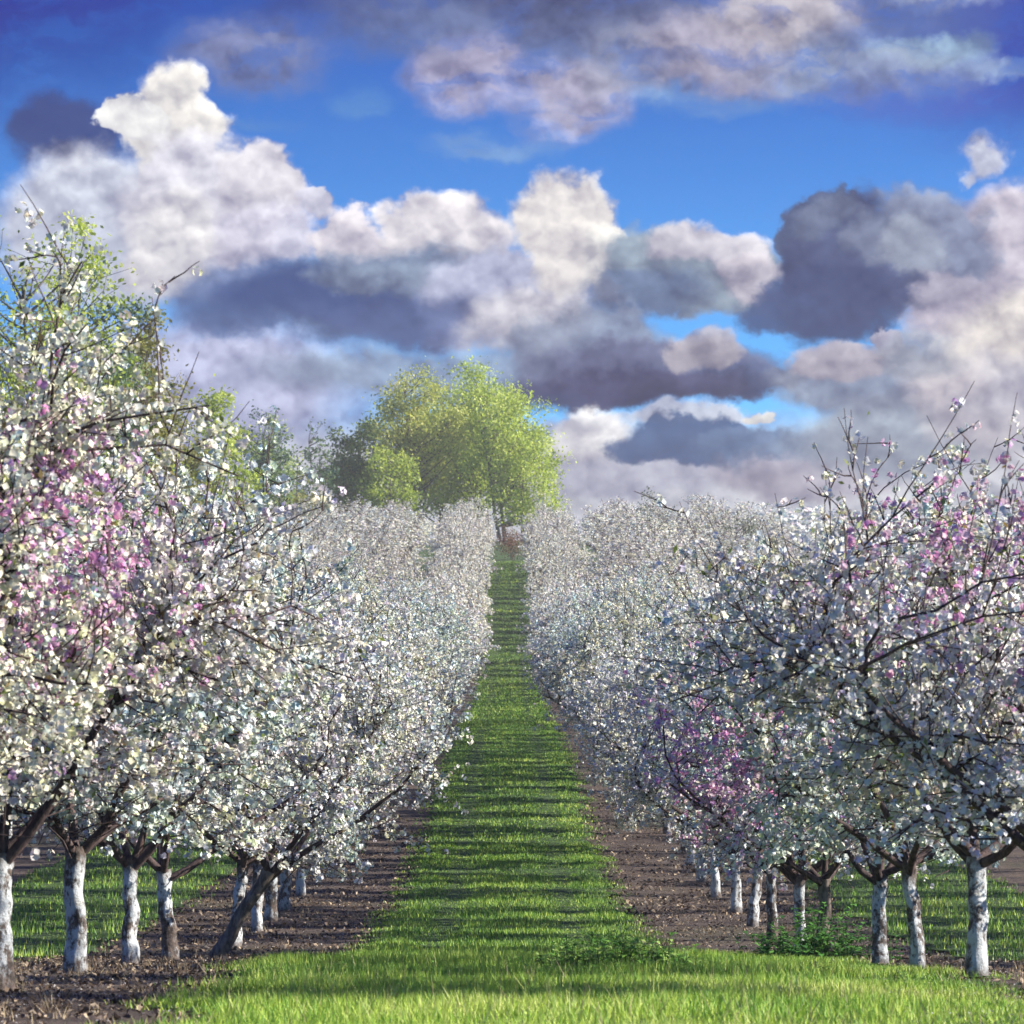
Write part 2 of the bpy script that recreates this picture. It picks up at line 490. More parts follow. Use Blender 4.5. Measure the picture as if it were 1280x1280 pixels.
# headland sheet: cells of the near grid where grass grows
xs2 = np.arange(-3.4, 4.4, .11); ys2 = np.arange(12, 43, .11)
V, Fq = grid(xs2, ys2, .014)
cen = V[Fq].mean(1)
keep = grass_amount(cen[:, 0], cen[:, 1]) > -.02
Fq = Fq[keep]
used, invx = np.unique(Fq.ravel(), return_inverse=True)
link('headland_turf', mesh_np('headland_turf', V[used], invx.reshape(-1, 4), M_turf, smooth=True), kind='structure')

# ------------------------------------------------------------------ blades
def blades(n, x0, x1, y0, y1, hgt, wid, cols, seed, test=None, ypow=1.0, lean=.5, clump=0.0):
    r = np.random.default_rng(seed)
    x = r.uniform(x0, x1, n); y = y0 + (y1 - y0) * r.random(n) ** ypow
    g = grass_amount(x, y) if test is None else test(x, y)
    k = g > .08 - .42 * r.random(n) ** 2.6
    x, y, g = x[k], y[k], g[k]
    n = len(x)
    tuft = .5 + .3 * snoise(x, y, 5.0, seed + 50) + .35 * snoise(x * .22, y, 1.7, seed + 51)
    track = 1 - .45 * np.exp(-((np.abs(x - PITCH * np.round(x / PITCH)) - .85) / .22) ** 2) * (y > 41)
    hgt = hgt * np.where(y < 42, np.interp(np.abs(x), [1.8, 2.6], [1, .6]), 1)
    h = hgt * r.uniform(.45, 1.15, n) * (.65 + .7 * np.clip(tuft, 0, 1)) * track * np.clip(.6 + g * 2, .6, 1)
    w = wid * r.uniform(.7, 1.3, n)
    th = r.uniform(0, 6.283, n); ph = r.uniform(0, 6.283, n)
    z = height(x, y)
    b = np.stack([x, y, z], 1)
    side = np.stack([np.cos(th), np.sin(th), np.zeros(n)], 1) * w[:, None] * .5
    tip = b + np.stack([np.cos(ph) * h * lean * r.random(n), np.sin(ph) * h * lean * r.random(n), h], 1)
    V = np.stack([b - side, b + side, tip], 1).reshape(-1, 3)
    Fc = np.arange(3 * n).reshape(-1, 3)
    cols = np.array(cols)
    mixr = np.clip(.48 + .18 * snoise(x, y, 1.1, seed + 3) + .26 * (tuft - .5) + .12 * snoise(x * .2, y, 1.3, seed + 4) + r.normal(0, .28, n), 0, .999) * (len(cols) - 1)  # crosswise colour bands in the blades strengthen the shade stripes
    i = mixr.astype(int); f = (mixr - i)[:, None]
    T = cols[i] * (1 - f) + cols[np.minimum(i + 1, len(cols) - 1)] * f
    return V, Fc, T, 0

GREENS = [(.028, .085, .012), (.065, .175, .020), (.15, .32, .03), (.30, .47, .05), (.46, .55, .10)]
SUNLIT = [(.10, .25, .025), (.20, .40, .035), (.36, .54, .05), (.52, .64, .09), (.66, .70, .26)]  # sunlit tone put into the colour of the foreground blades
STRAW = [(.08, .052, .036), (.15, .10, .06), (.28, .20, .12), (.46, .37, .23)]
def lane(xc, y0, y1):
    def f(x, y):
        k = np.abs(x - xc)
        return 1.62 + .13 * snoise(x, y, 2.2, 11) + .06 * snoise(x, y, 7., 12) - k
    return f
g = [blades(120000, -3.6, 4.2, 16, 26, .085, .009, SUNLIT, 1, lean=.9),
     blades(70000, -3.6, 4.2, 24, 32, .11, .010, GREENS[1:], 6, lean=.8),  # darker palette where the shade band crosses the headland
     blades(3500, -3.6, 4.2, 16, 30, .15, .006, STRAW[1:] + SUNLIT[3:], 7, lean=1.0),
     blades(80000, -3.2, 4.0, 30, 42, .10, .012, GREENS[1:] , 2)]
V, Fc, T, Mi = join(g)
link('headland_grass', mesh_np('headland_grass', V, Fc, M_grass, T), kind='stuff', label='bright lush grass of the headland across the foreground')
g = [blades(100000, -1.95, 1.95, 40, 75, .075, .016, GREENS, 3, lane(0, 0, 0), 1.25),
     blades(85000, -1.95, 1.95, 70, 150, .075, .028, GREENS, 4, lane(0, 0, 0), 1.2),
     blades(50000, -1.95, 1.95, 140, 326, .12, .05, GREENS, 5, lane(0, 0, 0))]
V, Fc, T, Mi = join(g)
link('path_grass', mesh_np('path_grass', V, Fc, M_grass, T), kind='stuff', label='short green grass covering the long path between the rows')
g = [blades(36000, xc - 1.9, xc + 1.9, 30, 105, .11, .02, GREENS, 20 + i, lane(xc, 0, 0), 1.1) for i, xc in enumerate((-PITCH, PITCH))]
V, Fc, T, Mi = join(g)
link('side_lane_grass', mesh_np('side_lane_grass', V, Fc, M_grass, T), kind='stuff', label='green grass of the side lanes seen behind the trunks')

# dry grass, leaf litter and twigs on the bare strips
bare = lambda x, y: -grass_amount(x, y) - .02
def litter(n, x0, x1, y0, y1, size, seed, ypow=1.0):
    r = np.random.default_rng(seed)
    x = r.uniform(x0, x1, n); y = y0 + (y1 - y0) * r.random(n) ** ypow
    k = (grass_amount(x, y) < .08) & (snoise(x, y, 3.0, 77) + r.normal(0, .6, n) > -.35)
    x, y = x[k], y[k]; n = len(x)
    s = size * r.uniform(.4, 1.4, n)
    a = r.normal(0, 1, (n, 3)); a[:, 2] *= .45; a /= np.linalg.norm(a, axis=1)[:, None]
    b = np.cross(a, r.normal(0, 1, (n, 3)) * [.4, .4, 1]); b /= np.linalg.norm(b, axis=1)[:, None]
    c = np.stack([x, y, height(x, y) + .006 + .4 * s * np.abs(a[:, 2])], 1)
    e = r.uniform(.25, .7, n)
    V = np.stack([c - a * s[:, None], c - b * (s * e)[:, None], c + a * s[:, None], c - b * (s * e)[:, None] * -1 + np.array([0, 0, .3]) * s[:, None]], 1).reshape(-1, 3)
    i = np.arange(n)[:, None] * 4
    Fc = np.concatenate([i + [0, 1, 2], i + [0, 2, 3]], 0)
    cols = np.array([(.05, .034, .028), (.10, .066, .048), (.17, .12, .085), (.30, .22, .15), (.46, .36, .25)])
    t = cols[np.clip((r.random(n) ** 1.6 * 5).astype(int), 0, 4)]
    return V, Fc, np.vstack([t, t]), 0
g = [litter(20000, -5.2, -1.5, 16, 40, .022, 31), litter(17000, 1.5, 5.2, 22, 60, .024, 32), litter(17000, -5.0, -1.5, 38, 80, .03, 33), litter(8000, 1.5, 5.0, 55, 90, .035, 34)]
V, Fc, T, Mi = join(g)
link('leaf_litter', mesh_np('leaf_litter', V, Fc, M_straw, T), kind='stuff', label='dry brown leaves and twigs littering the bare strips')
def tufts(n, per, x0, x1, y0, y1, seed):
    r = np.random.default_rng(seed)
    tx = r.uniform(x0, x1, n); ty = r.uniform(y0, y1, n)
    k = grass_amount(tx, ty) < .15
    tx, ty = tx[k], ty[k]
    x = np.repeat(tx, per) + r.normal(0, .035, len(tx) * per); y = np.repeat(ty, per) + r.normal(0, .035, len(tx) * per)
    m = len(x); h = r.uniform(.02, .095, m); th = r.uniform(0, 6.28, m)
    b = np.stack([x, y, height(x, y)], 1)
    side = np.stack([np.cos(th), np.sin(th), 0 * th], 1) * .004
    tip = b + np.stack([r.normal(0, .45, m) * h, r.normal(0, .45, m) * h, h], 1)
    V = np.stack([b - side, b + side, tip], 1).reshape(-1, 3)
    cols = np.array(STRAW)
    return V, np.arange(3 * m).reshape(-1, 3), cols[r.integers(0, 4, m)], 0
g = [tufts(260, 12, -4.8, -1.6, 17, 34, 41), tufts(160, 14, 2.2, 5.0, 20, 34, 42), tufts(160, 12, -4.6, -1.6, 34, 60, 43), tufts(120, 12, 1.6, 4.6, 34, 70, 44)]
V, Fc, T, Mi = join(g)
link('dry_grass', mesh_np('dry_grass', V, Fc, M_straw, T), kind='stuff', label='straw coloured dry grass tufts around the trunk bases')

# ================================================================== cherry trees
def tube(pts, rad, sides, tint=(.1, .1, .1), cap=True):
    pts = np.asarray(pts, float); n = len(pts)
    d = np.gradient(pts, axis=0); d /= np.linalg.norm(d, axis=1)[:, None] + 1e-9
    ref = np.array([0, 0, 1.]) if abs(d[0][2]) < .8 else np.array([1., 0, 0])
    u = np.cross(d, ref); u /= np.linalg.norm(u, axis=1)[:, None] + 1e-9
    v = np.cross(d, u)
    a = np.linspace(0, 2 * math.pi, sides, endpoint=False)
    ring = u[:, None, :] * np.cos(a)[None, :, None] + v[:, None, :] * np.sin(a)[None, :, None]
    V = (pts[:, None, :] + ring * np.asarray(rad)[:, None, None]).reshape(-1, 3)
    i = np.arange(n - 1)[:, None] * sides
    j = np.arange(sides)[None, :]; k = (j + 1) % sides
    q = np.stack([i + j, i + k, i + sides + k, i + sides + j], -1).reshape(-1, 4)
    Fc = np.vstack([q[:, [0, 1, 2]], q[:, [0, 2, 3]]])
    return V, Fc, np.tile(tint, (len(Fc), 1)), 0

def unit(v):
    return v / (np.linalg.norm(v) + 1e-9)

def polyline(p, d, length, nseg, wander, up, r):
    pts = [p]; d = unit(d)
    for k in range(nseg):
        d = unit(d + r.normal(0, wander, 3) + np.array([0, 0, up]))
        pts.append(pts[-1] + d * length / nseg)
    return np.array(pts)

def along(pts, t):
    x = t * (len(pts) - 1); i = min(int(x), len(pts) - 2); f = x - i
    return pts[i] * (1 - f) + pts[i + 1] * f, unit(pts[i + 1] - pts[i])

def skeleton(seed, h=4.4, rx=1.8, ry=1.58, lean=(0, 0), ht=.98, limbs=5, n2=14, n3=6, shoots=14, slen=(.35, .75), srad=.35):
    r = np.random.default_rng(seed)
    top = np.array([lean[0], lean[1], ht])
    trunk = [np.array([0, 0, -.2])]
    for t in np.linspace(0, 1, 9):
        trunk.append(top * np.array([t, t, t]) + (r.normal(0, .010, 3) * [1, 1, 0] if 0 < t < 1 else 0))
    L1, L2, L3 = [], [], []
    a0 = r.uniform(0, 6.28)
    for i in range(limbs):
        az = a0 + i * 6.283 / (limbs - 1) + r.normal(0, .25)
        elv = R(r.uniform(30, 48)) if i < limbs - 1 else R(r.uniform(68, 82))
        d = np.array([math.cos(az) * math.cos(elv) * rx / 1.7, math.sin(az) * math.cos(elv) * ry / 1.7, math.sin(elv)])
        d += np.array([lean[0] * .8, lean[1], 0])
        p0 = top + np.array([0, 0, r.uniform(-.14, .0)])
        L1.append(polyline(p0, d, r.uniform(1.7, 2.3) * h / 4.4, 8, .09, .055, r))
    # side branches reach for points spread evenly through a domed crown
    nt = n2 * limbs
    zc = .60 + (h - .60) * .47; rz = (h - .60) * .53
    lp = [(l, k) for l in L1 for k in range(1, len(l) - 1)]
    LP = np.array([l[k] for l, k in lp])
    for j in range(nt):
        q = unit(r.normal(0, 1, 3)) * r.random() ** .38
        q = np.array([lean[0] + q[0] * rx * .86, lean[1] + q[1] * ry * .86, zc + q[2] * rz * .88])
        d2 = np.linalg.norm(LP - q, axis=1) + .5 * np.clip(LP[:, 2] - q[2], 0, 9) + r.uniform(0, .5, len(LP))
        l, k = lp[int(np.argmin(d2))]
        p, dl = l[k], unit(l[k + 1] - l[k])
        ln = np.linalg.norm(q - p)
        t = np.linspace(0, 1, 7)[:, None]
        c_ = p + dl * ln * .45
        bz = p * (1 - t) ** 2 + 2 * c_ * t * (1 - t) + q * t * t
        L2.append(bz + r.normal(0, .035, bz.shape) * np.minimum(t * 3, 1))
    for l in L2:
        for j in range(n3):
            t = .12 + .88 * (j + r.random() * .8) / n3
            p, d = along(l, min(t, .99))
            side = unit(np.cross(d, r.normal(0, 1, 3)))
            dd = unit(d * r.uniform(.3, 1.0) + side * r.uniform(.6, 1.1) + np.array([0, 0, r.uniform(-.25, .3)]))
            L3.append(polyline(p, dd, r.uniform(.28, .62), 4, .16, -.01, r))
    # fit the crown to its envelope
    allp = np.vstack([l for l in L2 + L3])
    sx = rx / np.percentile(np.abs(allp[:, 0] - lean[0]), 98); sy = ry / np.percentile(np.abs(allp[:, 1] - lean[1]), 98)
    zt = np.percentile(allp[:, 2], 99.3); zb = np.percentile(allp[:, 2], 1.0)
    def fit(l):
        q = l.copy()
        w = np.clip((q[:, 2:3] - ht + .25) / .3, 0, 1) if False else 1.0
        q[:, 0] = lean[0] + (q[:, 0] - lean[0]) * sx
        q[:, 1] = lean[1] + (q[:, 1] - lean[1]) * sy
        z = q[:, 2]
        q[:, 2] = np.where(z > ht, ht + (z - ht) * (h - ht) / (zt - ht), ht + (z - ht) * np.where(zb < ht, min(1.0, (ht - .55) / max(.05, ht - zb)), 1))
        return q
    L1, L2, L3 = [fit(l) for l in L1], [fit(l) for l in L2], [fit(l) for l in L3]
    def above(l):
        m = l[len(l) // 2:].mean(0); return m[2] > np.interp(math.hypot(m[0], m[1]), [0, .6, 1.2, 1.7], [1.22, 1.12, .90, .55])
    L2 = [l for l in L2 if above(l)]; L3 = [l for l in L3 if above(l)]
    sh = []
    src = sorted(L2, key=lambda l: -l[-1][2])[:max(shoots, 1)]
    for l in src[:shoots]:
        sh.append(polyline(l[-2], np.array([r.normal(0, srad), r.normal(0, srad), 1.]), r.uniform(*slen), 5, .10, .05, r))
        if slen[1] > .8:
            for _ in range(3):
                p, d = along(sh[-1], r.uniform(.3, .9))
                sh.append(polyline(p, d + r.normal(0, .5, 3), r.uniform(.12, .3), 4, .12, .03, r))
    return trunk, L1, L2, L3, sh

def flowers(n_cl, per, fr, cr, seed):
    """cluster template: per flowers of five petals each, cupped outwards"""
    r = np.random.default_rng(seed)
    Vt, Ft, off = [], [], 0
    for k in range(per):
        d = unit(r.normal(0, 1, 3)); c = d * cr * r.uniform(.6, 1.1)
        u = unit(np.cross(d, r.normal(0, 1, 3))); v = np.cross(d, u)
        s = fr * r.uniform(.8, 1.2)
        ang = np.arange(4) * 1.5708 + r.normal(0, .12, 4) + r.uniform(0, 6)
        rim = c + (np.cos(ang)[:, None] * u + np.sin(ang)[:, None] * v) * s + d * s * .35
        Vt.append(np.vstack([c[None, :], rim]))
        Ft += [[off, off + 1 + j, off + 1 + (j + 1) % 4] for j in range(4)]
        off += 5
    return np.vstack(Vt), np.array(Ft)

WHITES = np.array([(.84, .84, .80), (.80, .83, .86), (.86, .84, .62), (.76, .68, .84), (.62, .78, .86), (.86, .84, .76), (.78, .80, .48), (.80, .64, .70)])
WP = np.array([.22, .14, .18, .08, .10, .14, .09, .05])
GLOW_PINKS = np.array([(.80, .46, .70), (.74, .34, .66), (.86, .68, .76), (.64, .42, .80), (.86, .74, .68), (.72, .26, .50)])

def scatter_clusters(C, per, fr, cr, seed, cols=WHITES, wts=WP):
    r = np.random.default_rng(seed)
    K = 6
    tm = [flowers(1, per, fr, cr, seed * 10 + k) for k in range(K)]
    out = []
    kind = r.integers(0, K, len(C))
    for k in range(K):
        c = C[kind == k]; n = len(c)
        if not n: continue
        q = r.normal(0, 1, (n, 4)); q /= np.linalg.norm(q, axis=1)[:, None]
        w, x, y, z = q.T
        Rm = np.stack([1-2*(y*y+z*z), 2*(x*y-z*w), 2*(x*z+y*w), 2*(x*y+z*w), 1-2*(x*x+z*z), 2*(y*z-x*w), 2*(x*z-y*w), 2*(y*z+x*w), 1-2*(x*x+y*y)], 1).reshape(n, 3, 3)
        sc = r.uniform(.75, 1.25, n)
        Vt, Ft = tm[k]
        V = np.einsum('nij,vj->nvi', Rm, Vt) * sc[:, None, None] + c[:, None, :]
        Fc = (Ft[None] + (np.arange(n) * len(Vt))[:, None, None]).reshape(-1, 3)
        base = cols[r.choice(len(cols), n, p=wts)]
        fl = cols[r.choice(len(cols), (n, per), p=wts)]
        t = (base[:, None, :] * .6 + fl * .4) * r.uniform(.88, 1.0, (n, per, 1))
        T = np.repeat(t.reshape(-1, 3), 4, axis=0)
        out.append((V.reshape(-1, 3), Fc, T, 0))
    return join(out) if out else None

def cluster_points(L1, L2, L3, sh, step, seed):
    r = np.random.default_rng(seed)
    C = []
    for lv, ls, t0, jit, st in ((1, L1, .45, .05, step * 1.3), (2, L2, .12, .045, step), (3, L3, .05, .035, step), (4, sh, .0, .02, step * 3.6)):
        for l in ls:
            ln = np.linalg.norm(l[-1] - l[0])
            n = max(1, int(ln * (1 - t0) / st * r.uniform(.6, 1.25)))
            t = t0 + (1 - t0) * r.random(n)
            x = t * (len(l) - 1); i = np.minimum(x.astype(int), len(l) - 2); f = (x - i)[:, None]
            C.append(l[i] * (1 - f) + l[i + 1] * f + r.normal(0, jit, (n, 3)))
    C = np.vstack(C)
    rad = np.hypot(C[:, 0], C[:, 1])
    floor_ = np.interp(rad, [0, .6, 1.2, 1.7], [1.30, 1.22, .98, .62]) + .06 * np.sin(C[:, 0] * 5) + .06 * np.sin(C[:, 1] * 7)
    return C[C[:, 2] > floor_]

def small_leaves(P, n, size, seed, cols, spread=.06):
    r = np.random.default_rng(seed)
    c = P[r.integers(0, len(P), n)] + r.normal(0, spread, (n, 3))
    a = r.normal(0, 1, (n, 3)); a /= np.linalg.norm(a, axis=1)[:, None]
    b = np.cross(a, r.normal(0, 1, (n, 3))); b /= np.linalg.norm(b, axis=1)[:, None]
    s = (size * r.uniform(.6, 1.3, n))[:, None]
    V = np.stack([c - a * s, c - b * s * .45, c + a * s, c + b * s * .45], 1).reshape(-1, 3)
    i = np.arange(n)[:, None] * 4
    Fc = np.concatenate([i + [0, 1, 2], i + [0, 2, 3]], 0)
    cols = np.array(cols)
    t = cols[r.integers(0, len(cols), n)] * r.uniform(.8, 1.2, (n, 1))
    return V, Fc, np.vstack([t, t]), 0

LEAFC = [(.16, .22, .04), (.22, .26, .05), (.24, .17, .06), (.10, .16, .04)]

class Variant:
    def __init__(self, seed, step=.043, per=5, fr=.0200, cr=.025, **kw):
        self.seed = seed
        lean = kw.get('lean', (0, 0)); ht = kw.get('ht', .98)
        trunk, L1, L2, L3, sh = skeleton(seed, **kw)
        r = np.random.default_rng(seed + 500)
        tp = np.array(trunk); n = len(tp)
        tr = np.interp(np.linspace(0, 1, n), [0, .12, .3, .8, 1], [.105, .092, .076, .070, .078]) * r.uniform(.92, 1.12)
        # finer rings so the bark can bulge
        tt = np.linspace(0, n - 1, 26)
        tp2 = np.stack([np.interp(tt, np.arange(n), tp[:, k]) for k in range(3)], 1)
        tr2 = np.interp(tt, np.arange(n), tr)
        V, Fc, T, _ = tube(tp2, tr2, 14)
        ax = np.repeat(tp2, 14, axis=0)
        rad = V - ax
        ang = np.tile(np.arange(14) / 14 * 6.283, 26); zz = ax[:, 2]
        V = ax + rad * (1 + .10 * np.sin(ang * 2 + seed) + .07 * np.sin(ang * 3 + zz * 6 + seed * 2) + .05 * np.sin(ang * 5 - zz * 11) + r.normal(0, .025, len(ang)))[:, None]
        self.trunk = mesh_np('cherry_trunk', V, Fc, M_trunk, smooth=True)
        parts = []
        for l in L1:
            parts.append(tube(l, np.linspace(.040, .011, len(l)), 7))
        for l in L2:
            parts.append(tube(l, np.linspace(.017, .005, len(l)), 5))
        for l in L3 + sh:
            parts.append(tube(l, np.linspace(.0065, .0022, len(l)), 3))
        V, Fc, T, Mi = join(parts)
        self.wood = mesh_np('cherry_branches', V, Fc, M_limb, smooth=True)
        self.C = cluster_points(L1, L2, L3, sh, step, seed + 1)
        self.per, self.fr, self.cr = per, fr, cr
        V, Fc, T, Mi = scatter_clusters(self.C, per, fr, cr, seed + 2)
        self.blossom = mesh_np('cherry_blossom', V, Fc, M_petal, T)
        V, Fc, T, Mi = small_leaves(self.C, 1300, .027, seed + 3, LEAFC)
        self.leaves = mesh_np('cherry_leaves', V, Fc, M_leaf, T)

VARS = [Variant(101, h=4.35, fr=.0230), Variant(102, fr=.0230, h=4.6, limbs=6, n2=12), Variant(103, fr=.0230, h=4.2, lean=(.10, .04), ht=1.04),
        Variant(104, fr=.0230, h=4.5, lean=(-.08, 0), ht=.92), Variant(105, fr=.0230, h=4.3, limbs=6, n2=12, ht=.95)]
V_LEAN = Variant(107, h=3.7, lean=(.62, -.05), ht=1.0, rx=1.8, n2=12)
V_BIG = Variant(108, h=4.0, rx=1.75, ry=1.7, limbs=6, shoots=70, slen=(.3, .9))
V_BARE = Variant(109, h=3.2, rx=1.9, ry=1.7, limbs=6, shoots=70, step=.050, slen=(.6, 1.25), srad=.55)
V_SPLAY = Variant(110, h=3.6, rx=1.9, ry=1.6, limbs=5, ht=.90, shoots=40, slen=(.3, .85))

# small far trees: one mesh each, trunk, branches and blossom joined
def far_variant(seed, n=1500, **kw):
    trunk, L1, L2, L3, sh = skeleton(seed, n2=9, n3=4, shoots=18, **kw)
    parts = [tube(np.array(trunk)[[0, 4, 9]], [.09, .07, .07], 5)]
    for l in L1: parts.append(tube(l[::2], np.linspace(.06, .02, len(l[::2])), 3))
    for l in L2: parts.append(tube(l[::3], np.linspace(.020, .008, len(l[::3])), 3))
    for l in sh: parts.append(tube(l[::2], np.linspace(.018, .008, len(l[::2])), 3))
    V, Fc, T, Mi = join(parts)
    C = cluster_points(L1, L2, L3, sh, .055, seed + 1)
    r = np.random.default_rng(seed)
    C = C[r.permutation(len(C))[:n]]
    a = r.normal(0, 1, (len(C), 3))
    fl = scatter_clusters(C, 3, .038, .045, seed + 2)
    V, Fc, T, Mi = join([(V, Fc, T, 0), (fl[0], fl[1], fl[2], 1)])
    return V, Fc, T, Mi
FARV = [far_variant(201, h=4.6), far_variant(202, h=4.3, limbs=6), far_variant(203, h=4.8), far_variant(204, h=4.2)]
FAR = [mesh_np('far_cherry', *v[:2], [M_limb, M_petal], v[2], v[3]) for v in FARV]

# pink glow over the crowns, put into the blossom colour at these positions
PINK_GLOWS = [(-2.46, 22.4, 2.52, .52, 1.3), (-2.72, 24.4, 2.62, .42, .9), (1.65, 34.5, 1.60, .85, 2.4), (2.0, 40.0, 1.6, .95, 3.0), (2.2, 45.0, 1.5, 1.0, 3.5), (3.25, 26.2, 2.80, .70, 1.0), (2.85, 22.6, 2.72, .6, 1.2)]

ORD = ['first', 'second', 'third', 'fourth', 'fifth', 'sixth', 'seventh', 'eighth', 'ninth', 'tenth', 'eleventh', 'twelfth', 'thirteenth',
       'fourteenth', 'fifteenth', 'sixteenth', 'seventeenth', 'eighteenth', 'nineteenth', 'twentieth']

BLOOM = [(.94, .94, .94), (.96, .95, .84), (.82, .93, .96), (.93, .92, .97), (.95, .96, .90), (.86, .95, .95), (.96, .93, .94)]
HAZE_PALE = [(1, .96, .92), (1, .98, .95), (1, .95, .92), (1, .99, .93)]  # paler, warmer petals on the hill stand in for distance haze
def cherry(var, x, y, rz, sc, label, group):
    z = H(x, y)
    root = link('cherry_tree', None, loc=(x, y, z), label=label, category='cherry tree', group=group)
    root.rotation_euler = (0, 0, rz); wx = 1.0 + .12 * min(1.0, max(0.0, (y - 60) / 40))
    root.scale = (sc * wx, sc * (1.14 if y > 45 else 1.06), sc)
    tk = link('trunk', var.trunk, root)
    if 'dark slanting' in label or 'darker bare' in label:
        tk.material_slots[0].link = 'OBJECT'; tk.material_slots[0].material = M_darktrunk
    link('branches', var.wood, root); link('leaves', var.leaves, root)
    shade = BLOOM[int(abs(x * 7 + y * 3.1)) % len(BLOOM)]
    # does a pink glow spot touch this tree?
    c, s = math.cos(rz), math.sin(rz)
    Cw = np.stack([x + sc * (var.C[:, 0] * c - var.C[:, 1] * s), y + sc * (var.C[:, 0] * s + var.C[:, 1] * c), z + sc * var.C[:, 2]], 1)
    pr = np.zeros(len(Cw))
    for (px, py, pz, rr, ry) in PINK_GLOWS:
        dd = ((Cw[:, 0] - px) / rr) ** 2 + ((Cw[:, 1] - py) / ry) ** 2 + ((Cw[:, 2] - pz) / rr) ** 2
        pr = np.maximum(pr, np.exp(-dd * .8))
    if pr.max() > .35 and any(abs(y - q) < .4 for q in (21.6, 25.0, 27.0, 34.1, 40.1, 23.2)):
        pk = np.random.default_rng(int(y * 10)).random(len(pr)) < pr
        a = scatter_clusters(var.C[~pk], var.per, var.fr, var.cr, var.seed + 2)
        b = scatter_clusters(var.C[pk], var.per, var.fr, var.cr, var.seed + 3, GLOW_PINKS, np.full(6, 1 / 6))
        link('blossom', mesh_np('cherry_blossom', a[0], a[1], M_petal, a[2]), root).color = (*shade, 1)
        link('pink_glow_blossom', mesh_np('pink_glow_blossom', b[0], b[1], M_pink_glow, b[2]), root, label='blossom among the white coloured by a painted pink glow')
    else:
        link('blossom', var.blossom, root).color = (*shade, 1)
    return root

rr_ = random.Random(5)
left = [(21.6, -3.35, V_BIG), (25.0, -3.2, V_SPLAY), (29.3, -3.2, VARS[0]), (33.5, -3.2, VARS[1]), (37.6, -3.2, VARS[3]), (43.4, -3.2, V_LEAN), (46.3, -3.2, VARS[2]), (50.5, -3.2, VARS[1]), (53.5, -3.2, VARS[4]), (56.8, -3.2, VARS[0]), (61.2, -3.2, VARS[1]), (66.0, -3.2, VARS[3])]
right = [(23.2, 3.25, V_BARE), (27.0, 3.2, V_SPLAY), (30.8, 3.2, VARS[2]), (34.1, 3.2, VARS[4]), (40.1, 3.2, VARS[0]), (43.4, 3.2, VARS[1]), (48.0, 3.2, VARS[1]), (51.8, 3.2, VARS[3]), (55.6, 3.2, VARS[4]), (60.7, 3.2, VARS[2]), (65.2, 3.2, VARS[0]), (69.5, 3.2, VARS[1])]
LLAB = ['blossoming cherry tree reaching in over the top left, its trunk outside the photo',
        'cherry tree whose whitewashed trunk stands cut by the left edge',
        'cherry tree on thick mottled white trunk forking wide, nearest full trunk on left',
        'cherry tree on whitewashed trunk, second full trunk from the left edge',
        'cherry tree on slim whitewashed trunk, third full trunk from the left edge',
        'leaning cherry tree with dark slanting trunk in left row',
        'cherry tree with pale trunk just behind the leaning dark trunk',
        'white trunked cherry tree directly beyond the leaning tree in left row',
        'white trunked cherry tree, third upright trunk beyond the leaning tree',
        'white trunked cherry tree, fourth upright trunk beyond the leaning tree',
        'small white trunked cherry tree, fifth upright trunk beyond the leaning tree',
        'smallest distinct white trunk of the left row, with its blossoming crown']
RLAB = ['sparse topped cherry tree reaching in over the right edge, dark twigs against the sky',
        'cherry tree on wide forked whitewashed trunk nearest the right corner',
        'cherry tree on whitewashed trunk, second trunk from the right',
        'cherry tree on thick bent white trunk, third trunk from the right',
        'cherry tree with darker bare trunk rising from the green weeds',
        'cherry tree on slim white trunk just left of the green weed clump',
        'cherry tree with grey white trunk at the left edge of the weeds',
        'cherry tree on leaning pale trunk, nearer one of a close pair in right row',
        'cherry tree on leaning pale trunk, farther one of a close pair in right row',
        'small cherry tree with pale trunk leaning left in the middle of right row',
        'small cherry tree with bluish white trunk near the dirt bend in right row',
        'smallest distinct white trunk of the right row, with its blossoming crown']
for side, lst, labs, rowname in ((-1, left, LLAB, 'left'), (1, right, RLAB, 'right')):
    for (yy, xx, v), lab in zip(lst, labs):
        rz = (0 if side < 0 else math.pi) + rr_.uniform(-.3, .3)
        if v is V_LEAN: rz = -.1
        hs = np.interp(yy, [20, 30, 34, 40, 50, 60], [.97, .93, .93, .96, 1, 1]) if side < 0 else np.interp(yy, [20, 26, 31, 35, 41, 50, 60], [1, .93, .82, .82, .87, .93, 1])
        cherry(v, xx, yy, rz, float(hs) * rr_.uniform(.98, 1.02), lab, 'cherry trees of the %s row' % rowname)
    y = lst[-1][0] + 3.9
    miss = 0
    while y < 324:
        xx = side * PITCH / 2 + rr_.uniform(-.12, .12)
        rz = rr_.choice((0, math.pi)) + rr_.uniform(-.3, .3)
        sc = rr_.uniform(.92, 1.08)
        if side > 0 and 228 < y < 236:
            y += 3.9; continue                                     # a missing tree lets the sun onto the path
        if y < 150:
            cherry(rr_.choice(VARS), xx, y, rz, sc, 'blossoming cherry tree in the middle stretch of the %s row before the slope' % rowname, 'middle cherry trees of the %s row' % rowname)
        else:
            o = link('cherry_tree', rr_.choice(FAR), loc=(xx, y, H(xx, y)), category='cherry tree',
                     label='far blossoming cherry tree of the %s row beside the path on the hill' % rowname, group='hillside cherry trees of the %s row' % rowname)
            o.color = (*rr_.choice(HAZE_PALE), 1)
            o.rotation_euler = (0, 0, rz); o.scale = (sc * 1.08, sc * 1.02, sc * rr_.uniform(1.0, 1.14))
        y += 3.9 + rr_.uniform(-.25, .25)
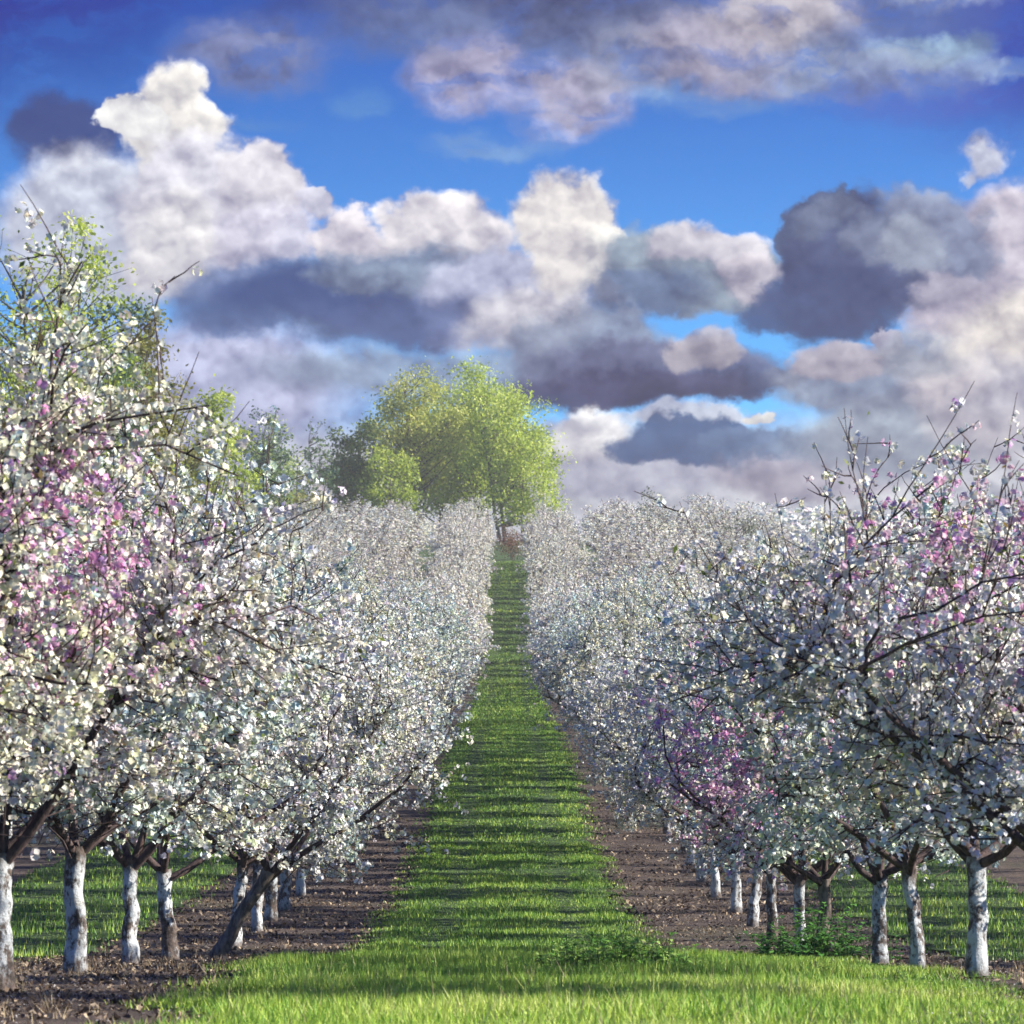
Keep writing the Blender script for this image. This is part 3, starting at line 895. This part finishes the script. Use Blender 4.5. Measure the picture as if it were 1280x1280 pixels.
# outer rows
rest = []
for k in (1, 2, 3, 4, 5, 6):
    for side in (-1, 1):
        X = side * PITCH * (k + .5)
        if side < 0 and k > 2: continue
        y = {1: 56 if side < 0 else 33, 2: 118}.get(k, abs(X) / 41 * 320 * .93)
        while y < 322:
            xx = X + rr_.uniform(-.12, .12); yv = y
            y += 3.9 + rr_.uniform(-.25, .25)
            ind = (k == 1 and (yv < 90 or yv > 190)) or (k == 2 and yv > 243)
            sc = rr_.uniform(.92, 1.1); rz = rr_.choice((0, math.pi)) + rr_.uniform(-.4, .4)
            i = rr_.randrange(4)
            if ind:
                nm = 'left' if side < 0 else 'right'
                wh = 'second' if k == 1 else 'third'
                if k == 1 and yv < 90:
                    cherry(rr_.choice(VARS), xx, yv, rz, sc * .8, 'cherry tree of the next row seen low behind the trunks at the %s' % nm, 'second row cherry trees behind the %s trunks' % nm)
                else:
                    o = link('cherry_tree', FAR[i], loc=(xx, yv, H(xx, yv)), category='cherry tree',
                             label='hazy blossoming cherry tree on the hill, %s row %s of the path' % (wh, nm), group='hill trees of the %s row on the %s' % (wh, nm))
                    o.color = (*rr_.choice(HAZE_PALE), 1)
                    o.rotation_euler = (0, 0, rz); o.scale = (sc * 2.05, sc * 1.25, sc * 1.10)
            else:
                rest.append((xx, yv, rz, sc, i))
# the rest of the orchard, mostly hidden: one mass
pp = []
rsub = np.random.default_rng(9)
for (xx, yv, rz, sc, i) in rest:
    V, Fc, T, Mi = FARV[i]
    nw = int((Mi == 0).sum())
    fl = np.arange(nw, len(Fc)).reshape(-1, 12)
    keep = fl[rsub.permutation(len(fl))[:70]].ravel()
    Fk = np.vstack([Fc[keep]])
    used, invx = np.unique(Fk.ravel(), return_inverse=True)
    P = V[used]
    cpt = np.repeat(P.reshape(-1, 15, 3).mean(1), 15, axis=0) if len(P) % 15 == 0 else P
    P = cpt + (P - cpt) * 3.2
    c, s = math.cos(rz), math.sin(rz)
    P = P * [1.9, 1.25, 1.08]
    P = np.stack([xx + sc * (P[:, 0] * c - P[:, 1] * s), yv + sc * (P[:, 0] * s + P[:, 1] * c), H(xx, yv) + sc * P[:, 2]], 1)
    pp.append((P, invx.reshape(-1, 3), T[keep], 0))
V, Fc, T, Mi = join(pp)
print('rest trees', len(rest), 'tris', len(Fc))
link('cherry_blossom_mass', mesh_np('cherry_blossom_mass', V, Fc, M_petal, T), kind='stuff', label='remaining rows of blossoming cherry trees merging on the slope')

# petals already fallen under and beside the crowns
r = np.random.default_rng(61)
n = 12000
x = np.where(r.random(n) < .5, -1, 1) * (3.2 + r.normal(0, 1.0, n)); y = 20 + 60 * r.random(n) ** 1.2
c = np.stack([x, y, height(x, y) + .012 + .03 * r.random(n) * (grass_amount(x, y) > 0)], 1)
a = r.normal(0, 1, (n, 3)) * [1, 1, .35]; a /= np.linalg.norm(a, axis=1)[:, None]
b = np.cross(a, [0, 0, 1.]) + r.normal(0, .15, (n, 3))
s_ = (.011 * r.uniform(.6, 1.2, n))[:, None]
V = np.stack([c - a * s_, c + b * s_, c + a * s_], 1).reshape(-1, 3)
link('fallen_petals', mesh_np('fallen_petals', V, np.arange(3 * n).reshape(-1, 3), M_petal, np.tile((.78, .76, .74), (n, 1))), kind='stuff', label='white petals fallen on the soil and grass')

# ================================================================== woodland trees
def green_tree(name, x, y, h, r_, base, cols, seed, nclump=90, nleaf=7000, leaf=.16, trunk_r=.22, sparse=.16, flat=1.0, mbark=None, label='', category='tree', group=None, low=.25, stems=1, tall=None):
    if nleaf > 1000:
        nleaf = int(nleaf * 1.0); leaf *= .80
    r = np.random.default_rng(seed)
    z = H(x, y)
    # crown ellipsoid from low*h to h
    zc = h * (1 + low) / 2; rz = h * (1 - low) / 2
    P = r.normal(0, 1, (nclump, 3)); P /= np.linalg.norm(P, axis=1)[:, None]
    P *= (r.random(nclump) ** .42)[:, None]
    lump = 1 + .16 * np.sin(P[:, 0] * 5 + seed) * np.cos(P[:, 2] * 4 + seed * 2)
    P = P * lump[:, None] * [r_ * .88, r_ * .88, rz * .92] + [0, 0, zc]
    trunks = []
    parts = []
    for s_ in range(stems):
        ox, oy = (r.normal(0, r_ * .25), r.normal(0, r_ * .2)) if stems > 1 else (0, 0)
        tp = polyline(np.array([ox, oy, -.3]), np.array([ox * .06, oy * .06, 1.]), h * r.uniform(.80, .92), 9, .035, .05, r)
        trunks.append(tp)
        parts.append(tube(tp, np.linspace(trunk_r, trunk_r * .15, len(tp)), 8))
    tparts = list(parts)
    wp = []
    for p in P:
        tp = trunks[r.integers(0, len(trunks))]
        hz = np.hypot(p[0] - tp[0][0], p[1] - tp[0][1])
        zs = np.clip(p[2] - hz * r.uniform(.5, 1.1), h * .1, h * .8)
        q0 = np.array([np.interp(zs, tp[:, 2], tp[:, k]) for k in range(3)])
        t = np.linspace(0, 1, 6)[:, None]
        ctrl = q0 * .5 + p * .5 + np.array([0, 0, -hz * .10]) + r.normal(0, .15, 3)
        l = q0 * (1 - t) ** 2 + 2 * ctrl * t * (1 - t) + p * t * t
        wp.append(tube(l, np.linspace(trunk_r * .28, trunk_r * .05, 6), 4))
        for _ in range(2):
            e = p + r.normal(0, r_ * .13, 3)
            wp.append(tube(np.array([l[4], (l[4] + e) / 2 + r.normal(0, .05, 3), e]), [trunk_r * .08, trunk_r * .06, trunk_r * .03], 3))
    Vb, Fb, Tb, _ = join(wp)
    w = r.uniform(.5, 1.5, nclump); w /= w.sum()
    ci = r.choice(nclump, nleaf, p=w)
    tone = r.normal(0, 1, nclump)
    c = P[ci] + r.normal(0, 1, (nleaf, 3)) * [r_ * sparse, r_ * sparse, r_ * sparse * .8]
    a = r.normal(0, 1, (nleaf, 3)); a /= np.linalg.norm(a, axis=1)[:, None]
    b = np.cross(a, r.normal(0, 1, (nleaf, 3))); b /= np.linalg.norm(b, axis=1)[:, None]
    s = (leaf * r.uniform(.5, 1.4, nleaf))[:, None]
    V = np.stack([c - a * s, c - b * s * .6, c + a * s, c + b * s * .6], 1).reshape(-1, 3)
    i = np.arange(nleaf)[:, None] * 4
    Fc = np.concatenate([i + [0, 1, 2], i + [0, 2, 3]], 0)
    cols = np.array(cols)
    t = cols[np.clip(((tone[ci] * .35 + r.normal(0, .35, nleaf)) * .5 + .5) * len(cols), 0, len(cols) - 1).astype(int)] * r.uniform(.85, 1.15, (nleaf, 1))
    root = link(name, None, loc=(x, y, z), label=label, category=category)
    if group: root['group'] = group
    mb = mbark or M_woodbark
    for q in tparts:
        link('trunk', mesh_np('trunk', q[0], q[1], mb, smooth=True), root)
    link('limbs', mesh_np('limbs', Vb, Fb, mb, smooth=True), root)
    link('crown', mesh_np('crown', V, Fc, M_tree_leaf, np.vstack([t, t])), root)
    return root

LIME = [(.32, .43, .04), (.46, .58, .07), (.58, .69, .11), (.68, .74, .18)]
LIME2 = [(.26, .36, .04), (.40, .50, .06), (.54, .62, .09)]
OLIVE = [(.28, .35, .05), (.44, .50, .08), (.58, .60, .12), (.66, .64, .20)]
DARKG = [(.10, .18, .04), (.16, .27, .05), (.26, .38, .06), (.38, .48, .09)]
TEAL = [(.04, .10, .07), (.08, .16, .08), (.16, .25, .09), (.28, .36, .10)]
GOLD = [(.20, .20, .04), (.30, .29, .06), (.24, .26, .05)]
px = lambda X, Z: (X - 635) / F_PX * Z
G = 'trees beyond the top of the orchard'
green_tree('lime_tree', px(596, 388), 388, 16.9, 6.2, 0, LIME, 301, 190, 26000, .19, .30, .13, label='tallest rounded lime green tree in the middle of the hilltop group', group=G, low=.12)
green_tree('lime_tree', px(650, 378), 378, 14.8, 5.0, 0, LIME, 302, 130, 17000, .18, .22, .14, label='bright yellow green tree with twin stems at the head of the path', group=G, low=.02, stems=3, mbark=M_paletrunk)
green_tree('maple_tree', px(520, 380), 380, 17.4, 5.0, 0, OLIVE, 303, 130, 14000, .18, .30, .14, label='thinly leafed olive tree with a tall dark trunk left of the lime green one', group=G, low=.12)
green_tree('lime_tree', px(550, 392), 392, 17.0, 5.0, 0, LIME, 304, 110, 13000, .2, .25, .14, label='fresh green tree filling the gap behind the tall dark trunk', group=G, low=.1)
green_tree('bush_tree', px(450, 384), 384, 12.6, 3.5, 0, DARKG, 305, 90, 7500, .2, .22, .14, label='dark green bushy tree at the left end of the hilltop group', group=G, low=.05)
green_tree('bush_tree', px(488, 372), 372, 9.5, 3.2, 0, LIME2, 306, 60, 5000, .2, .18, .15, label='low green tree in front of the hilltop group', group=G, low=.02)
green_tree('bush_tree', px(425, 392), 392, 10.0, 3.2, 0, DARKG, 316, 60, 5000, .2, .18, .15, label='dark low tree partly behind the bushy one at the left', group=G, low=.02)
TL = ['slender dark stemmed tree standing left of the hilltop gap', 'thin leafless looking tree forked against the cloud', 'thin teal leafed tree behind the blossom', 'slender thin tree nearest the blossom at the left',
      'thin dark tree with sparse crown behind the blossom', 'small golden leafed tree low in front of the thin dark stems', 'sparse green tree rising above the left blossom']
for i, (X, Z, h, rr2, cols, nl, lo) in enumerate([(404, 352, 10.0, 1.2, TEAL, 420, .35), (392, 344, 12.2, 1.3, TEAL, 240, .5), (372, 340, 10.2, 1.5, TEAL, 900, .2), (347, 330, 11.5, 1.6, DARKG, 900, .25),
                                        (328, 322, 13.6, 1.9, TEAL, 1500, .2), (375, 335, 7.2, 2.0, GOLD, 2600, .05), (335, 338, 12.0, 2.6, LIME2, 2600, .15)]):
    green_tree('slender_tree', px(X, Z), Z, h, rr2, 0, cols, 330 + i, 30, nl, .15, .13, .22, label=TL[i], group='slender trees along the left side of the hill', low=lo)
G2 = 'trees of the wood along the left side'
green_tree('wood_tree', px(30, 168), 168, 21.6, 5.6, 0, LIME2, 351, 150, 9000, .14, .26, .12, label='tall green tree rising highest behind the top left blossom', group=G2, low=.2)
green_tree('wood_tree', px(140, 172), 172, 19.8, 1.9, 0, TEAL, 352, 70, 4500, .13, .20, .2, label='dark green tree with thin upright stems beside the tall left tree', group=G2, low=.25, stems=4)
green_tree('wood_tree', px(182, 176), 176, 17.6, 1.6, 0, GOLD, 353, 60, 5200, .12, .16, .2, label='narrow golden green tree at the right side of the tall left group', group=G2, low=.55)
green_tree('wood_tree', px(100, 180), 180, 23.4, 2.0, 0, LIME, 354, 60, 2600, .13, .18, .16, label='pale leafed tree tip rising against the white cloud tower', group=G2, low=.3)
green_tree('wood_tree', px(205, 236), 236, 17.5, 3.2, 0, GOLD, 355, 110, 8000, .16, .22, .14, label='golden green rounded tree above the left blossom', group=G2, low=.1)
green_tree('wood_tree', px(265, 262), 262, 15.6, 3.4, 0, LIME2, 356, 100, 7000, .17, .22, .14, label='yellow green tree showing through the upper left blossom twigs', group=G2, low=.1)
green_tree('wood_tree', px(160, 215), 215, 15.6, 3.4, 0, LIME2, 357, 100, 6000, .16, .22, .14, label='mid green tree behind the left blossom crowns', group=G2, low=.1)
green_tree('wood_tree', px(330, 300), 300, 12.8, 2.6, 0, TEAL, 358, 60, 2200, .18, .2, .14, label='sparse blue green tree at the right end of the left wood', group=G2, low=.1)
# darker leafing trees inside the right block
G3 = 'grey green trees among the right hand blossom'
GREY = [(.05, .09, .06), (.10, .14, .08), (.22, .24, .16), (.45, .46, .38)]
green_tree('damson_tree', px(818, 292), 292, 6.4, 1.9, 0, GREY, 371, 50, 2600, .10, .09, .16, label='rounded dark grey green tree among pale blossom right of the path', group=G3, low=.15)
green_tree('damson_tree', px(925, 262), 262, 6.9, 1.8, 0, GREY, 372, 50, 2200, .09, .09, .16, label='sparser grey green tree farther right above the blossom', group=G3, low=.15)
# reddish shrub closing the path
REDS = [(.14, .05, .04), (.24, .09, .06), (.30, .16, .08), (.20, .18, .06)]
green_tree('red_shrub', .1, 329, 3.0, 1.7, 0, REDS, 380, 40, 2600, .07, .05, .2, label='reddish brown shrub closing the far end of the grass path', category='shrub', low=.0, stems=4)

# ================================================================== weeds in the foreground
def weed(name, x, y, n_st, h, spread, leafsize, cols, seed, label, group, category):
    r = np.random.default_rng(seed)
    st, lf = [], []
    for k in range(n_st):
        b = np.array([r.normal(0, spread * .5), r.normal(0, spread * .5), -.02])
        l = polyline(b, np.array([r.normal(0, .25), r.normal(0, .25), 1.]), h * r.uniform(.55, 1.1), 5, .12, .02, r)
        st.append(tube(l, np.linspace(.005, .0018, 6), 4, (.08, .14, .03)))
        for j in range(int(9 * h / .3)):
            t = r.uniform(.12, 1.0); p, d = along(l, min(t, .99))
            an = j * 2.4 + r.normal(0, .3)
            o = unit(np.array([math.cos(an), math.sin(an), r.uniform(.0, .7)]))
            s = leafsize * r.uniform(.6, 1.2) * (1.15 - .5 * t)
            w = unit(np.cross(o, [0, 0, 1])) * s * .30
            m1 = p + o * s * .45 + np.array([0, 0, s * .10]); e = p + o * s + np.array([0, 0, -s * .22])
            V = np.array([p, m1 - w, m1 + np.array([0, 0, -s * .06]), m1 + w, e])
            Fc = np.array([[0, 1, 2], [0, 2, 3], [1, 4, 2], [2, 4, 3]])
            t_ = np.array(cols[r.integers(0, len(cols))]) * r.uniform(.8, 1.2)
            lf.append((V, Fc, np.tile(t_, (4, 1)), 0))
    root = link(name, None, loc=(x, y, H(x, y)), label=label, category=category, group=group)
    V, Fc, T, _ = join(st); link('stems', mesh_np('stems', V, Fc, M_grass, T), root, kind='stuff')
    V, Fc, T, _ = join(lf); link('leaves', mesh_np('weed_leaves', V, Fc, M_grass, T), root, kind='stuff')
WEEDC = [(.09, .24, .04), (.15, .34, .05), (.24, .44, .08), (.36, .52, .13)]
NETC = [(.04, .14, .03), (.08, .24, .04), (.15, .36, .07)]
w1 = [(695, 29.5, .27), (722, 28.5, .30), (748, 29.2, .33), (772, 28.3, .34), (797, 29.0, .33), (820, 28.4, .28), (842, 29.4, .24), (760, 31, .34)]
WL = ['leftmost leafy weed of the clump in the middle foreground', 'second leafy weed from the left in the foreground clump', 'leafy green weed left of centre in the foreground clump', 'tall leafy weed in the centre of the foreground clump',
      'leafy weed right of centre in the foreground clump', 'second leafy weed from the right in the foreground clump', 'rightmost small leafy weed of the foreground clump', 'leafy weed standing behind the middle foreground clump']
for i, (X, Z, h) in enumerate(w1):
    weed('leafy_weed', px(X, Z), Z, 22, h, .20, .10, WEEDC, 400 + i, WL[i], 'leafy weeds on the headland', 'weed')
w2 = [(965, 39.5, .34), (995, 38.5, .55), (1022, 39.2, .62), (1052, 38.4, .46), (1080, 37.8, .30), (1012, 41.0, .5)]
WN = ['leftmost dark green nettle clump under the right row', 'dark green nettle clump left of centre under the right row', 'tall dark nettle clump against the darker bare trunk', 'nettle clump right of the darker bare trunk',
      'low nettle clump nearest the thick bent white trunk', 'dark nettle clump at the back of the right row weeds']
for i, (X, Z, h) in enumerate(w2):
    weed('nettle_clump', px(X, Z), Z, 15, h, .26, .13, NETC, 420 + i, WN[i], 'nettles at the foot of the right row', 'nettles')
w3 = [(925, 26.5, .14), (1035, 27.5, .15), (1120, 26.3, .13), (560, 29, .12), (330, 27.5, .12), (430, 28.5, .11)]
WM = ['small weed in the shaded grass left of the nettles', 'small weed in the shaded grass in front of the nettles', 'small weed in front of the second trunk from the right', 'small weed in the grass left of the big clump', 'small weed at the left border of the headland grass', 'small weed in the left part of the headland grass']
for i, (X, Z, h) in enumerate(w3):
    weed('small_weed', px(X, Z), Z, 12, h, .14, .06, WEEDC, 440 + i, WM[i], 'small weeds scattered in the headland grass', 'weed')

# ------------------------------------------------------------------ haze in the air over the orchard
M_haze, N = mat('haze_air')
vp = N.n('ShaderNodeVolumePrincipled', {'Color': (.97, .95, .94), 'Density': .00032, 'Anisotropy': .2})
N.n('ShaderNodeOutputMaterial', {1: vp.outputs[0]})
bm = bmesh.new()
bmesh.ops.create_cube(bm, size=1.0)
me = bpy.data.meshes.new('haze'); bm.to_mesh(me); bm.free(); me.materials.append(M_haze)
x0, x1, y0, y1, z0, z1 = -330, 330, -130, 640, -3, 46
hz = link('haze', me, loc=((x0 + x1) / 2, (y0 + y1) / 2, (z0 + z1) / 2), kind='stuff', label='thin pale haze lying over the orchard and the hill')
hz.scale = (x1 - x0, y1 - y0, z1 - z0)
